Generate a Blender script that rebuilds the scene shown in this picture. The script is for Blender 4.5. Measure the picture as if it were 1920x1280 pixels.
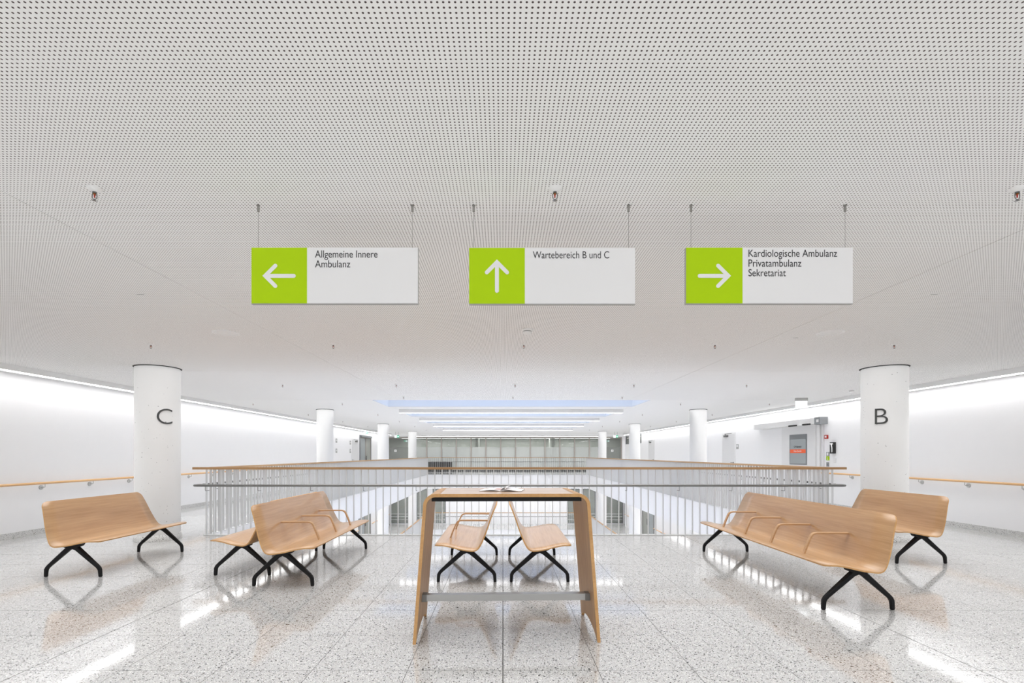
import bpy, bmesh, math, random
from mathutils import Vector, Matrix
random.seed(7)
S = bpy.context.scene
for o in list(bpy.data.objects):
    bpy.data.objects.remove(o, do_unlink=True)
COL = S.collection
PI = math.pi

XCAM = 0.28
# ------------------------------------------------------------------ camera, world, exposure
H = 1.36                     # eye height
CZ = 2.74                    # ceiling height
cam_d = bpy.data.cameras.new('camera')
cam_d.sensor_width = 36.0
cam_d.lens = 930 / 1920 * 36
cam_d.shift_x = 17 / 1920
cam_d.shift_y = 211 / 1920
cam_d.clip_end = 200
cam_d.clip_start = 0.05
cam = bpy.data.objects.new('camera', cam_d)
COL.objects.link(cam)
cam.location = (0, 0, H)
cam.rotation_euler = (PI / 2, 0, 0)
S.camera = cam

w = bpy.data.worlds.new('dusk_sky')
S.world = w
w.use_nodes = True
bg = w.node_tree.nodes['Background']
bg.inputs[0].default_value = (0.44, 0.63, 1.0, 1)
bg.inputs[1].default_value = 1.3

S.view_settings.view_transform = 'Standard'
S.view_settings.look = 'None'
S.view_settings.gamma = 1
S.view_settings.use_curve_mapping = False
S.view_settings.exposure = 0.48
STRIP = 7.0                 # wall luminaire emission
BAR = 5.0                    # luminaires between the skylights
def area(name, loc, rot, sx, sy, power, spread=180, col=(1, 1, 1)):
    l = bpy.data.lights.new(name, 'AREA')
    l.shape = 'RECTANGLE'; l.size = sx; l.size_y = sy; l.energy = power; l.spread = math.radians(spread); l.color = col
    o = bpy.data.objects.new(name, l); COL.objects.link(o)
    o.location = loc; o.rotation_euler = rot
    return o
DOWN = 2.3                   # watts per square metre of the added fill lamps under the ceilings
def down(name, x0, x1, y0, y1, z, k=1.0):
    area(name, ((x0 + x1) / 2, (y0 + y1) / 2, z), (0, 0, 0), x1 - x0, y1 - y0, DOWN * k * (x1 - x0) * (y1 - y0), 84)
down('fill_light_front', -7.4, 8.0, -4.2, 8.6, CZ - .012)
down('fill_light_left', -7.4, -5.2, 8.7, 34, CZ - .012, 1.35)
down('fill_light_right', 5.8, 8.0, 8.7, 34, CZ - .012, 1.35)
down('fill_light_corridor', -15, 15, 34.7, 38.8, CZ - .012, 1.35)
down('fill_light_atrium', -4.8, 5.3, 8.8, 12.5, CZ - .012, 1.2)
for k_ in range(4):
    down('fill_light_bridge', -3.2, 3.6, 14.62 + 3.73 * k_, 15.25 + 3.73 * k_, CZ - .012, 3.5)
down('fill_light_bridge', -3.2, 3.6, 28, 32, CZ - .012, 1.5)
down('fill_light_ground', -7.5, -5.2, 3, 36, -4.61, 1.2)
down('fill_light_ground', 5.8, 8, 3, 36, -4.61, 1.2)
down('fill_light_ground', -5, 5.5, 3, 8, -4.61, 1.2)
down('fill_light_lower_far', -7.5, 8, 33.2, 35.4, -.912)
down('fill_light_lower_left', -7.5, -5.2, 9, 33, -.912)
down('fill_light_lower_right', 5.8, 8, 9, 33, -.912)
area('fill_light_behind', (XCAM, -4.3, 1.4), (-PI / 2, 0, PI), 15.5, 2.4, 70)  # added soft fill lamp, unseen behind the camera
S.cycles.diffuse_bounces = 7
S.cycles.max_bounces = 14
S.cycles.transparent_max_bounces = 24

# ------------------------------------------------------------------ node helpers
def new_mat(name):
    m = bpy.data.materials.new(name)
    m.use_nodes = True
    nt = m.node_tree
    b = nt.nodes['Principled BSDF']
    return m, nt, b

def nd(nt, typ, **kw):
    n = nt.nodes.new(typ)
    for k, v in kw.items():
        setattr(n, k, v)
    return n

def math_n(nt, op, a, b=None, c=None):
    n = nt.nodes.new('ShaderNodeMath')
    n.operation = op
    for i, v in enumerate((a, b, c)):
        if v is None:
            continue
        if isinstance(v, (int, float)):
            n.inputs[i].default_value = v
        else:
            nt.links.new(v, n.inputs[i])
    return n.outputs[0]

def mixc(nt, fac, a, b):
    n = nt.nodes.new('ShaderNodeMix')
    n.data_type = 'RGBA'
    for idx, v in ((0, fac), (6, a), (7, b)):
        if isinstance(v, (int, float)):
            n.inputs[idx].default_value = v
        elif isinstance(v, tuple):
            n.inputs[idx].default_value = (*v, 1)
        else:
            nt.links.new(v, n.inputs[idx])
    return n.outputs[2]

def plain(name, col, rough=0.5, metal=0.0, spec=0.5, var=0.0, scale=6.0):
    m, nt, b = new_mat(name)
    b.inputs['Base Color'].default_value = (*col, 1)
    b.inputs['Roughness'].default_value = rough
    b.inputs['Metallic'].default_value = metal
    b.inputs['Specular IOR Level'].default_value = spec
    if var:
        g = nd(nt, 'ShaderNodeNewGeometry')
        n = nd(nt, 'ShaderNodeTexNoise')
        n.inputs['Scale'].default_value = scale
        n.inputs['Detail'].default_value = 4
        nt.links.new(g.outputs['Position'], n.inputs['Vector'])
        lo = tuple(max(0, c * (1 - var)) for c in col)
        hi = tuple(min(1, c * (1 + var)) for c in col)
        nt.links.new(mixc(nt, n.outputs['Fac'], lo, hi), b.inputs['Base Color'])
    return m

def emis(name, col, strength):
    m, nt, b = new_mat(name)
    b.inputs['Base Color'].default_value = (*col, 1)
    b.inputs['Emission Color'].default_value = (*col, 1)
    b.inputs['Emission Strength'].default_value = strength
    return m

M = {}
M['wall'] = plain('wall_paint', (0.87, 0.87, 0.88), 0.75, spec=0.2, var=0.01)
M['white'] = plain('white_lacquer', (0.82, 0.82, 0.82), 0.4)
M['baluster'] = plain('white_coated_steel', (0.67, 0.675, 0.68), 0.45)
M['lum'] = plain('luminaire_housing', (0.80, 0.80, 0.80), 0.5)
M['gap'] = plain('dark_joint', (0.07, 0.068, 0.065), 0.8)
M['dark'] = plain('matt_black_and_gap_shade', (0.03, 0.03, 0.03), 0.8)  # black of real parts, and the painted shade ring on the columns
M['black'] = plain('black_coated_steel', (0.008, 0.008, 0.009), 0.5, spec=0.22)
M['steel'] = plain('brushed_steel', (0.23, 0.23, 0.225), 0.32, 1.0, var=0.06, scale=40)
M['chrome'] = plain('chrome', (0.22, 0.22, 0.22), 0.2, 1.0)
M['alu'] = plain('anodised_aluminium', (0.55, 0.55, 0.54), 0.38, 1.0, var=0.05, scale=30)
M['footalu'] = plain('satin_aluminium', (0.40, 0.40, 0.395), 0.3, 0.9, var=0.05, scale=8)
M['capalu'] = plain('aluminium_end_cap', (0.22, 0.22, 0.215), 0.4, 0.7)
M['hook'] = plain('nickel_holder', (0.30, 0.295, 0.28), 0.5, 0.6)
M['green'] = plain('lime_green_film', (0.40, 0.62, 0.0), 0.6, spec=0.2)
M['signwhite'] = plain('sign_white', (0.76, 0.76, 0.77), 0.6, spec=0.25)
M['signedge'] = plain('sign_edge_grey', (0.38, 0.38, 0.37), 0.5)
M['text'] = plain('dark_grey_print', (0.015, 0.015, 0.018), 0.6)
M['letter'] = plain('grey_letter_film', (0.075, 0.08, 0.08), 0.6)
M['red'] = plain('red_plastic', (0.45, 0.02, 0.01), 0.4)
M['brass'] = plain('copper_cap', (0.35, 0.14, 0.03), 0.35, 0.6)
M['orange'] = plain('orange_red_band', (0.90, 0.13, 0.03), 0.5)
M['doorwhite'] = plain('door_white', (0.74, 0.74, 0.745), 0.45)
M['grille'] = plain('grey_grille', (0.25, 0.26, 0.27), 0.6)
M['bronze'] = plain('bronze_frame', (0.36, 0.33, 0.305), 0.45, 0.25)
M['greyroom'] = plain('grey_room_paint', (0.60, 0.615, 0.59), 0.8)
M['doorglass'] = plain('frosted_grey_glass', (0.36, 0.39, 0.40), 0.25)
M['doorglassdark'] = plain('dark_grey_frame', (0.20, 0.21, 0.22), 0.4)
M['beigemetal'] = plain('grey_green_door_leaf', (0.33, 0.34, 0.31), 0.35)
M['paper'] = plain('magazine_paper', (0.78, 0.76, 0.76), 0.5)
M['cover'] = plain('magazine_cover', (0.05, 0.06, 0.10), 0.4)
M['pagered'] = plain('magazine_picture', (0.55, 0.36, 0.34), 0.5)
M['shaft'] = plain('shaft_paint', (0.86, 0.87, 0.88), 0.8, spec=0.1)
M['strip'] = emis('wall_light_diffuser', (1, 0.995, 0.99), STRIP)
M['bar'] = emis('bar_light_diffuser', (1, 0.99, 0.99), BAR)
M['roomfill'] = emis('added_room_light_diffuser', (1, 1, 1), 12)  # for the light lines added to brighten the rear rooms
M['glow'] = emis('emergency_light_face', (0.93, 0.98, 1.0), 1.0)
M['exitgreen'] = emis('exit_sign_green', (0.0, 0.32, 0.14), 0.8)
M['exitwhite'] = emis('exit_sign_white', (0.8, 0.97, 1.0), 0.9)

def wood(name, dark, light, rough=0.4, axis='Y', gs=1.0, coat=0.0):
    m, nt, b = new_mat(name)
    tc = nd(nt, 'ShaderNodeTexCoord')
    mp = nd(nt, 'ShaderNodeMapping')
    sc = {'Y': (60, 2.2, 60), 'X': (2.2, 60, 60), 'Z': (60, 60, 2.2)}[axis]
    mp.inputs['Scale'].default_value = tuple(s * gs for s in sc)
    nt.links.new(tc.outputs['Object'], mp.inputs['Vector'])
    n = nd(nt, 'ShaderNodeTexNoise')
    n.inputs['Scale'].default_value = 1.0
    n.inputs['Detail'].default_value = 5
    n.inputs['Roughness'].default_value = 0.6
    n.inputs['Distortion'].default_value = 0.4
    nt.links.new(mp.outputs[0], n.inputs['Vector'])
    mp2 = nd(nt, 'ShaderNodeMapping')
    s2 = {'Y': (9, 0.8, 9), 'X': (0.8, 9, 9), 'Z': (9, 9, 0.8)}[axis]
    mp2.inputs['Scale'].default_value = s2
    nt.links.new(tc.outputs['Object'], mp2.inputs['Vector'])
    n2 = nd(nt, 'ShaderNodeTexNoise')
    n2.inputs['Scale'].default_value = 1.0
    n2.inputs['Detail'].default_value = 2
    nt.links.new(mp2.outputs[0], n2.inputs['Vector'])
    f = math_n(nt, 'ADD', math_n(nt, 'MULTIPLY', n.outputs['Fac'], 0.55),
               math_n(nt, 'MULTIPLY', n2.outputs['Fac'], 0.45))
    r = nd(nt, 'ShaderNodeValToRGB')
    r.color_ramp.elements[0].position = 0.34
    r.color_ramp.elements[0].color = (*dark, 1)
    r.color_ramp.elements[1].position = 0.64
    r.color_ramp.elements[1].color = (*light, 1)
    nt.links.new(f, r.inputs[0])
    nt.links.new(r.outputs[0], b.inputs['Base Color'])
    b.inputs['Roughness'].default_value = rough
    b.inputs['Specular IOR Level'].default_value = 0.4
    if coat:
        b.inputs['Coat Weight'].default_value = coat
        b.inputs['Coat Roughness'].default_value = 0.2
    return m

M['oak'] = wood('oak_veneer', (0.39, 0.215, 0.095), (0.53, 0.32, 0.16), 0.38, 'Y', 1.0, 0.75)
M['oaktable'] = wood('oak_table_veneer', (0.38, 0.225, 0.115), (0.53, 0.34, 0.19), 0.36, 'X', 1.0, 0.75)
M['oakleg'] = wood('oak_leg_veneer', (0.36, 0.205, 0.10), (0.52, 0.32, 0.17), 0.45, 'Z', 0.6)
M['oakedge'] = wood('oak_ply_edge', (0.50, 0.27, 0.10), (0.62, 0.36, 0.15), 0.5, 'Y')
M['oakarm'] = wood('oak_armrest', (0.44, 0.255, 0.125), (0.58, 0.365, 0.20), 0.4, 'X')
M['railwood'] = wood('railing_oak', (0.36, 0.20, 0.085), (0.50, 0.30, 0.14), 0.4, 'X')
M['railwoodY'] = wood('railing_oak_side', (0.42, 0.25, 0.12), (0.56, 0.36, 0.19), 0.45, 'Y')
M['handwood'] = wood('beech_handrail', (0.66, 0.38, 0.17), (0.80, 0.52, 0.27), 0.4, 'Y')

def terrazzo(name, joints=False, rough=0.07, ior=2.25, lo=(0.42, 0.42, 0.415), hi=(0.50, 0.50, 0.495)):
    m, nt, b = new_mat(name)
    g = nd(nt, 'ShaderNodeNewGeometry')
    col = (0.60, 0.595, 0.58)
    cur = None
    noise = nd(nt, 'ShaderNodeTexNoise')
    noise.inputs['Scale'].default_value = 2.5
    noise.inputs['Detail'].default_value = 5
    nt.links.new(g.outputs['Position'], noise.inputs['Vector'])
    cur = mixc(nt, noise.outputs['Fac'], lo, hi)
    for scale, thr, rad, c in ((300, 0.22, 0.6, (0.36, 0.35, 0.34)), (170, 0.16, 0.55, (0.78, 0.775, 0.76)),
                               (120, 0.10, 0.50, (0.27, 0.25, 0.23)), (62, 0.10, 0.40, (0.03, 0.03, 0.03)), (95, 0.13, 0.44, (0.035, 0.035, 0.035)),
                               (150, 0.12, 0.5, (0.05, 0.05, 0.05))):
        v = nd(nt, 'ShaderNodeTexVoronoi')
        v.inputs['Scale'].default_value = scale
        v.inputs['Randomness'].default_value = 1.0
        off = nd(nt, 'ShaderNodeVectorMath', operation='ADD')
        off.inputs[1].default_value = (scale * .37, scale * .11, scale * .05)
        nt.links.new(g.outputs['Position'], off.inputs[0])
        nt.links.new(off.outputs[0], v.inputs['Vector'])
        sp = nd(nt, 'ShaderNodeSeparateColor')
        nt.links.new(v.outputs['Color'], sp.inputs[0])
        # chip radius varies from cell to cell
        lim = math_n(nt, 'MULTIPLY_ADD', sp.outputs[1], rad * 0.7, rad * 0.5)
        f = math_n(nt, 'MULTIPLY', math_n(nt, 'LESS_THAN', sp.outputs[0], thr),
                   math_n(nt, 'LESS_THAN', v.outputs['Distance'], lim))
        cur = mixc(nt, f, cur, c)
    if joints:
        sx = nd(nt, 'ShaderNodeSeparateXYZ')
        nt.links.new(g.outputs['Position'], sx.inputs[0])
        fx = math_n(nt, 'PINGPONG', math_n(nt, 'ADD', sx.outputs[0], 60.0), 0.3)
        fy = math_n(nt, 'PINGPONG', math_n(nt, 'ADD', sx.outputs[1], 60.0 - 3.12 + 0.6 * 5), 0.3)
        f = math_n(nt, 'MAXIMUM', math_n(nt, 'LESS_THAN', fx, 0.0018), math_n(nt, 'LESS_THAN', fy, 0.0018))
        cur = mixc(nt, f, cur, (0.25, 0.24, 0.23))
    nt.links.new(cur, b.inputs['Base Color'])
    b.inputs['Roughness'].default_value = rough
    b.inputs['IOR'].default_value = ior
    return m

M['tile'] = terrazzo('terrazzo_polished')
M['floorfar'] = terrazzo('terrazzo_polished_jointed', True)
M['skirt'] = terrazzo('terrazzo_skirting', False, 0.3, 1.45, (0.62, 0.62, 0.61), (0.70, 0.70, 0.69))

def perforated():
    m, nt, b = new_mat('perforated_plasterboard')
    g = nd(nt, 'ShaderNodeNewGeometry')
    sx = nd(nt, 'ShaderNodeSeparateXYZ')
    nt.links.new(g.outputs['Position'], sx.inputs[0])
    P = 0.01826
    def c(o):
        return math_n(nt, 'SUBTRACT', math_n(nt, 'PINGPONG', math_n(nt, 'ADD', o, 91.3), P / 2), 0.0)
    dx, dy = c(sx.outputs[0]), c(sx.outputs[1])
    d = math_n(nt, 'SQRT', math_n(nt, 'ADD', math_n(nt, 'MULTIPLY', dx, dx), math_n(nt, 'MULTIPLY', dy, dy)))
    hole = math_n(nt, 'LESS_THAN', d, 0.0037)  # holes are dark dots in the colour, for their shaded depth
    nt.links.new(mixc(nt, hole, (0.88, 0.88, 0.875), (0.09, 0.07, 0.07)), b.inputs['Base Color'])
    b.inputs['Roughness'].default_value = 0.85
    b.inputs['Specular IOR Level'].default_value = 0.1
    return m
M['perf'] = perforated()
M['perffar'] = plain('perforated_plasterboard_distant', (0.80, 0.80, 0.795), 0.85, spec=0.1)

def concrete():
    m, nt, b = new_mat('smooth_white_concrete')
    g = nd(nt, 'ShaderNodeNewGeometry')
    n = nd(nt, 'ShaderNodeTexNoise')
    n.inputs['Scale'].default_value = 1.6
    n.inputs['Detail'].default_value = 5
    nt.links.new(g.outputs['Position'], n.inputs['Vector'])
    cur = mixc(nt, n.outputs['Fac'], (0.70, 0.70, 0.695), (0.80, 0.80, 0.80))
    for sc, thr, rad in ((14, 0.10, 0.10), (30, 0.05, 0.13)):
        v = nd(nt, 'ShaderNodeTexVoronoi')
        v.inputs['Scale'].default_value = sc
        nt.links.new(g.outputs['Position'], v.inputs['Vector'])
        sp = nd(nt, 'ShaderNodeSeparateColor')
        nt.links.new(v.outputs['Color'], sp.inputs[0])
        f = math_n(nt, 'MULTIPLY', math_n(nt, 'LESS_THAN', sp.outputs[0], thr * 2.2),
                   math_n(nt, 'LESS_THAN', v.outputs['Distance'], rad))
        cur = mixc(nt, math_n(nt, 'MULTIPLY', f, 0.75), cur, (0.12, 0.12, 0.12))
    nt.links.new(cur, b.inputs['Base Color'])
    b.inputs['Roughness'].default_value = 0.55
    return m
M['concrete'] = concrete()
M['column'] = plain('white_column_paint', (0.80, 0.80, 0.80), 0.6)

def glass(name, tint, opacity, film=(0.6, 0.65, 0.63), rough=0.02):
    m, nt, b = new_mat(name)
    out = nt.nodes['Material Output']
    tr = nd(nt, 'ShaderNodeBsdfTransparent')
    tr.inputs[0].default_value = (*tint, 1)
    gl = nd(nt, 'ShaderNodeBsdfGlossy')
    gl.inputs['Roughness'].default_value = rough
    gl.inputs['Color'].default_value = (1, 1, 1, 1)
    lw = nd(nt, 'ShaderNodeLayerWeight')
    lw.inputs['Blend'].default_value = 0.5
    frv = math_n(nt, 'MULTIPLY_ADD', math_n(nt, 'POWER', lw.outputs['Facing'], 5.0), 0.9, 0.05)
    df = nd(nt, 'ShaderNodeBsdfDiffuse')
    df.inputs[0].default_value = (*film, 1)
    m1 = nd(nt, 'ShaderNodeMixShader')
    m1.inputs[0].default_value = opacity
    nt.links.new(tr.outputs[0], m1.inputs[1]); nt.links.new(df.outputs[0], m1.inputs[2])
    m2 = nd(nt, 'ShaderNodeMixShader')
    nt.links.new(frv, m2.inputs[0])
    nt.links.new(m1.outputs[0], m2.inputs[1]); nt.links.new(gl.outputs[0], m2.inputs[2])
    nt.links.new(m2.outputs[0], out.inputs[0])
    return m
M['glass'] = glass('clear_grey_glass', (0.76, 0.775, 0.755), 0.12, (0.42, 0.43, 0.41))
M['frost'] = glass('frosted_film_glass', (0.76, 0.78, 0.765), 0.62, (0.58, 0.60, 0.585))
M['doorpane'] = glass('grey_door_glass', (0.70, 0.72, 0.70), 0.35, (0.36, 0.37, 0.355))
M['skyglass'] = glass('rooflight_glass', (0.97, 0.98, 1.0), 0.0)

# ------------------------------------------------------------------ mesh helpers
class MB:
    def __init__(s): s.v = []; s.f = []; s.mi = []; s.sm = []
    def add(s, vs, fs, mi=0, smooth=False):
        n = len(s.v)
        s.v += [tuple(v) for v in vs]
        s.f += [tuple(i + n for i in f) for f in fs]
        s.mi += [mi] * len(fs); s.sm += [smooth] * len(fs)
        return s
    def box(s, x0, x1, y0, y1, z0, z1, mi=0):
        vs = [(x, y, z) for z in (z0, z1) for y in (y0, y1) for x in (x0, x1)]
        fs = [(0, 2, 3, 1), (4, 5, 7, 6), (0, 1, 5, 4), (2, 6, 7, 3), (0, 4, 6, 2), (1, 3, 7, 5)]
        return s.add(vs, fs, mi)
    def cyl(s, p0, p1, r0, r1=None, n=16, mi=0, caps=True, smooth=True):
        r1 = r0 if r1 is None else r1
        p0, p1 = Vector(p0), Vector(p1)
        d = (p1 - p0).normalized()
        a = d.orthogonal().normalized(); b = d.cross(a)
        vs = []
        for p, r in ((p0, r0), (p1, r1)):
            for i in range(n):
                t = 2 * PI * i / n
                vs.append(p + (a * math.cos(t) + b * math.sin(t)) * r)
        fs = [(i, (i + 1) % n, n + (i + 1) % n, n + i) for i in range(n)]
        s.add(vs, fs, mi, smooth)
        if caps:
            s.add(vs, [tuple(range(n))[::-1], tuple(range(n, 2 * n))], mi, False)
        return s
    def sweep(s, path, ws, ds, side=(0, 1, 0), ch=0.25, mi=0, smooth=False):
        """chamfered rectangular section; ws = half width across the path, ds = half width along `side`"""
        side = Vector(side).normalized(); path = [Vector(p) for p in path]
        vs = []
        for i, p in enumerate(path):
            a = path[max(i - 1, 0)]; c = path[min(i + 1, len(path) - 1)]
            t = (c - a).normalized()
            if 0 < i < len(path) - 1:
                t1 = (p - a).normalized(); t2 = (c - p).normalized(); t = (t1 + t2).normalized()
                k = 1 / max(0.5, t.dot(t1))
            else: k = 1
            nrm = side.cross(t).normalized()
            wv, dv = ws[i] * k, ds[i]
            cc = min(wv, dv) * ch
            for u, v in ((wv - cc, dv), (wv, dv - cc), (wv, -dv + cc), (wv - cc, -dv), (-wv + cc, -dv), (-wv, -dv + cc), (-wv, dv - cc), (-wv + cc, dv)):
                vs.append(p + nrm * u + side * v)
        fs = []
        for i in range(len(path) - 1):
            for j in range(8):
                fs.append((i * 8 + j, i * 8 + (j + 1) % 8, (i + 1) * 8 + (j + 1) % 8, (i + 1) * 8 + j))
        fs.append(tuple(range(8))[::-1]); L = (len(path) - 1) * 8
        fs.append(tuple(range(L, L + 8)))
        return s.add(vs, fs, mi, smooth)
    def tube(s, path, r, n=10, mi=0):
        path = [Vector(p) for p in path]
        vs = []; a = None
        for i, p in enumerate(path):
            t = (path[min(i + 1, len(path) - 1)] - path[max(i - 1, 0)]).normalized()
            if a is None: a = t.orthogonal().normalized()
            a = (a - t * a.dot(t)).normalized()
            b = t.cross(a)
            for j in range(n):
                q = 2 * PI * j / n
                vs.append(p + (a * math.cos(q) + b * math.sin(q)) * r)
        fs = []
        for i in range(len(path) - 1):
            for j in range(n):
                fs.append((i * n + j, i * n + (j + 1) % n, (i + 1) * n + (j + 1) % n, (i + 1) * n + j))
        s.add(vs, fs, mi, True)
        L = (len(path) - 1) * n
        return s.add(vs, [tuple(range(n))[::-1], tuple(range(L, L + n))], mi, False)
    def lathe(s, prof, n=24, mi=0, c=(0, 0, 0), smooth=True):
        vs = []; fs = []
        for r, z in prof:
            for i in range(n):
                t = 2 * PI * i / n
                vs.append((c[0] + r * math.cos(t), c[1] + r * math.sin(t), c[2] + z))
        for k in range(len(prof) - 1):
            for i in range(n):
                fs.append((k * n + i, k * n + (i + 1) % n, (k + 1) * n + (i + 1) % n, (k + 1) * n + i))
        return s.add(vs, fs, mi, smooth)
    def prism(s, poly, y0, y1, mi=0):
        """poly in XZ extruded along Y"""
        n = len(poly)
        vs = [(x, y0, z) for x, z in poly] + [(x, y1, z) for x, z in poly]
        fs = [tuple(range(n)), tuple(range(n, 2 * n))[::-1]] + [(i, i + n, (i + 1) % n + n, (i + 1) % n) for i in range(n)]
        return s.add(vs, fs, mi)
    def mesh(s, name, mats):
        me = bpy.data.meshes.new(name)
        me.from_pydata(s.v, [], s.f)
        for m in (mats if isinstance(mats, (list, tuple)) else [mats]): me.materials.append(m)
        for p, mi, sm in zip(me.polygons, s.mi, s.sm):
            p.material_index = mi; p.use_smooth = sm
        bm = bmesh.new(); bm.from_mesh(me)
        bmesh.ops.recalc_face_normals(bm, faces=bm.faces)
        bm.to_mesh(me); bm.free()
        me.update()
        return me

def obj(name, mesh, parent=None, loc=(0, 0, 0), rot=(0, 0, 0)):
    o = bpy.data.objects.new(name, mesh)
    COL.objects.link(o)
    o.location = loc; o.rotation_euler = rot
    if parent: o.parent = parent
    return o

def part(name, mb, mat, parent, label=None, loc=(0, 0, 0), rot=(0, 0, 0)):
    o = obj(name, mb.mesh(name, mat), parent, loc, rot)
    if label: o['label'] = label
    return o

def thing(name, label, cat, loc=(0, 0, 0), rotz=0, group=None):
    o = bpy.data.objects.new(name, None)
    COL.objects.link(o)
    o.empty_display_size = 0.1
    o.location = loc; o.rotation_euler = (0, 0, rotz)
    o['label'] = label; o['category'] = cat
    if group: o['group'] = group
    return o

def single(name, mb, mat, label, cat, group=None, loc=(0, 0, 0), rotz=0):
    o = obj(name, mb.mesh(name, mat), None, loc, (0, 0, rotz))
    o['label'] = label; o['category'] = cat
    if group: o['group'] = group
    return o

def struct(name, mb, mat, label, parent=None):
    o = obj(name, mb.mesh(name, mat), parent)
    if not parent: o['kind'] = 'structure'; o['label'] = label
    return o

def structe(name, label, loc=(0, 0, 0)):
    o = bpy.data.objects.new(name, None)
    COL.objects.link(o); o.location = loc
    o['kind'] = 'structure'; o['label'] = label
    return o

def text_mesh(body, size, extrude=0.0004, offset=0.0, align='LEFT', mat=None, width=None, spacing=1.0):
    """text in XY, returned as a mesh standing in XZ and facing -Y"""
    cu = bpy.data.curves.new('lettering', 'FONT')
    cu.body = body; cu.size = size; cu.extrude = extrude; cu.offset = offset
    cu.align_x = align; cu.space_character = spacing; cu.resolution_u = 6
    ob = bpy.data.objects.new('lettering_tmp', cu)
    COL.objects.link(ob)
    bpy.context.view_layer.update()
    dg = bpy.context.evaluated_depsgraph_get()
    me = bpy.data.meshes.new_from_object(ob.evaluated_get(dg))
    bpy.data.objects.remove(ob, do_unlink=True)
    xs = [v.co.x for v in me.vertices]
    k = 1.0
    if width: k = width / (max(xs) - min(xs))
    x0 = min(xs)
    for v in me.vertices:
        x, y, z = v.co
        v.co = ((x - x0) * k if align == 'LEFT' else x * k, -z, y)
    me.materials.clear(); me.materials.append(mat or M['text'])
    me.name = 'lettering'
    return me

# ================================================================== SETTING
XC = 0.28
WL, WR = -7.93, 8.49            # side walls
YB, YF = -4.5, 39.0             # back wall, far glass wall
VX0, VX1, VY0, VY1 = -5.03, 5.59, 8.38, 33.05   # atrium void
LZ = -3.66                      # lower floor
FD = 0.90                       # slab edge depth
YE = 34.5                       # side walls end here, cross corridor behind

# --- floor
fl = structe('floor', 'polished white terrazzo floor with dark chips and thin tile joints')
TY0, TY1 = 2.52, 8.52
rows = 10
b = MB()
b.box(-8.1, 8.7, YB - 0.1, VY0, -0.06, -0.0035)
part('joint_bed', b, M['gap'], fl)
mt = {}
g = 0.0019
for i in range(-14, 15):
    for j in range(rows):
        x0, x1 = i * 0.6, (i + 1) * 0.6
        y0, y1 = TY0 + j * 0.6, TY0 + (j + 1) * 0.6
        x0, x1 = max(x0, WL), min(x1, WR)
        if x1 - x0 < 0.02: continue
        cut = y1 > VY0 and x1 > VX0 and x0 < VX1
        y1 = min(y1, VY0)
        # only tiles the photograph shows
        if y1 * 1.04 < max(0, min(abs(x0), abs(x1))) - 0.3: continue
        gx0 = 0.0032 if i in (0, -5, 5) else g
        gx1 = 0.0032 if i in (-1, -6, 4) else g
        gy0 = 0.0034 if j == 3 else g
        gy1 = 0.0034 if j == 2 else g
        key = (round(x1 - x0, 3), round(y1 - y0, 3), gx0, gx1, gy0, gy1)
        if key not in mt:
            q = MB(); q.box(gx0, x1 - x0 - gx1, gy0, y1 - y0 - gy1, -0.012, 0)
            mt[key] = q.mesh('floor_tile', M['tile'])
        obj('floor_tile', mt[key], fl, (x0, y0, 0))
# floor outside the tile field
b = MB()
b.box(WL, WR, YB, TY0, -0.02, 0)
b.box(WL, VX0, VY0, VY1, -0.02, 0)
b.box(VX1, WR, VY0, VY1, -0.02, 0)
b.box(WL, WR, VY1, YE, -0.02, 0)
b.box(-16, 16, YE, 44, -0.02, 0)
part('floor_surface', b, M['floorfar'], fl)
b = MB()                    # slab under the floor round the void
b.box(WL - .2, VX0, VY0, VY1, -FD, -0.021); b.box(VX1, WR + .2, VY0, VY1, -FD, -0.021)
b.box(-16, 16, VY1, 44, -FD, -0.021); b.box(WL - .2, WR + .2, YB, VY0, -FD, -0.061)
struct('trim_1', b, M['wall'], 'white edge of the floor slab around the open atrium')

# --- walls
b = MB()
b.box(WL - 0.2, WL, YB, YE, 0, CZ + 0.3)
struct('wall_left', b, M['wall'], 'long white wall on the left with wooden handrail and light line')
# right wall with a strip window near its far end
b = MB()
wy0, wy1, wz0, wz1 = 30.4, 34.3, 2.03, 2.60
b.box(WR, WR + 0.2, YB, wy0, 0, CZ + 0.3); b.box(WR, WR + 0.2, wy1, YE, 0, CZ + 0.3)
b.box(WR, WR + 0.2, wy0, wy1, 0, wz0); b.box(WR, WR + 0.2, wy0, wy1, wz1, CZ + 0.3)
struct('wall_right', b, M['wall'], 'long white wall on the right with sliding door and handrail')
b = MB()
b.box(WL - 0.2, WR + 0.2, YB - 0.2, YB, 0, CZ + 0.3)
struct('wall_back', b, M['wall'], 'white wall behind the viewer')
b = MB()
for x0, x1 in ((-16, WL - 0.2), (WR + 0.2, 16)):
    b.box(x0, x1, YE - 0.2, YE, -FD, CZ + 0.3)
b.box(-16.2, -16, YE - .2, 44, -FD, CZ + 0.3); b.box(16, 16.2, YE - .2, 44, -FD, CZ + 0.3)
struct('wall_corridor', b, M['wall'], 'white walls of the cross corridor beyond the atrium')
for sd, x, nm in ((1, WL, 'baseboard_left'), (-1, WR, 'baseboard_right')):
    b = MB()
    ys = [(YB, YE)] if sd == 1 else [(YB, 13.2), (16.9, YE)]
    if sd == 1: ys = [(YB, 26.0), (29.8, YE)]
    for a, c in ys:
        b.box(min(x, x + sd * 0.014), max(x, x + sd * 0.014), a, c, 0, 0.09)
    struct(nm, b, M['skirt'], 'speckled terrazzo skirting along the %s wall' % nm[10:])

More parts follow.
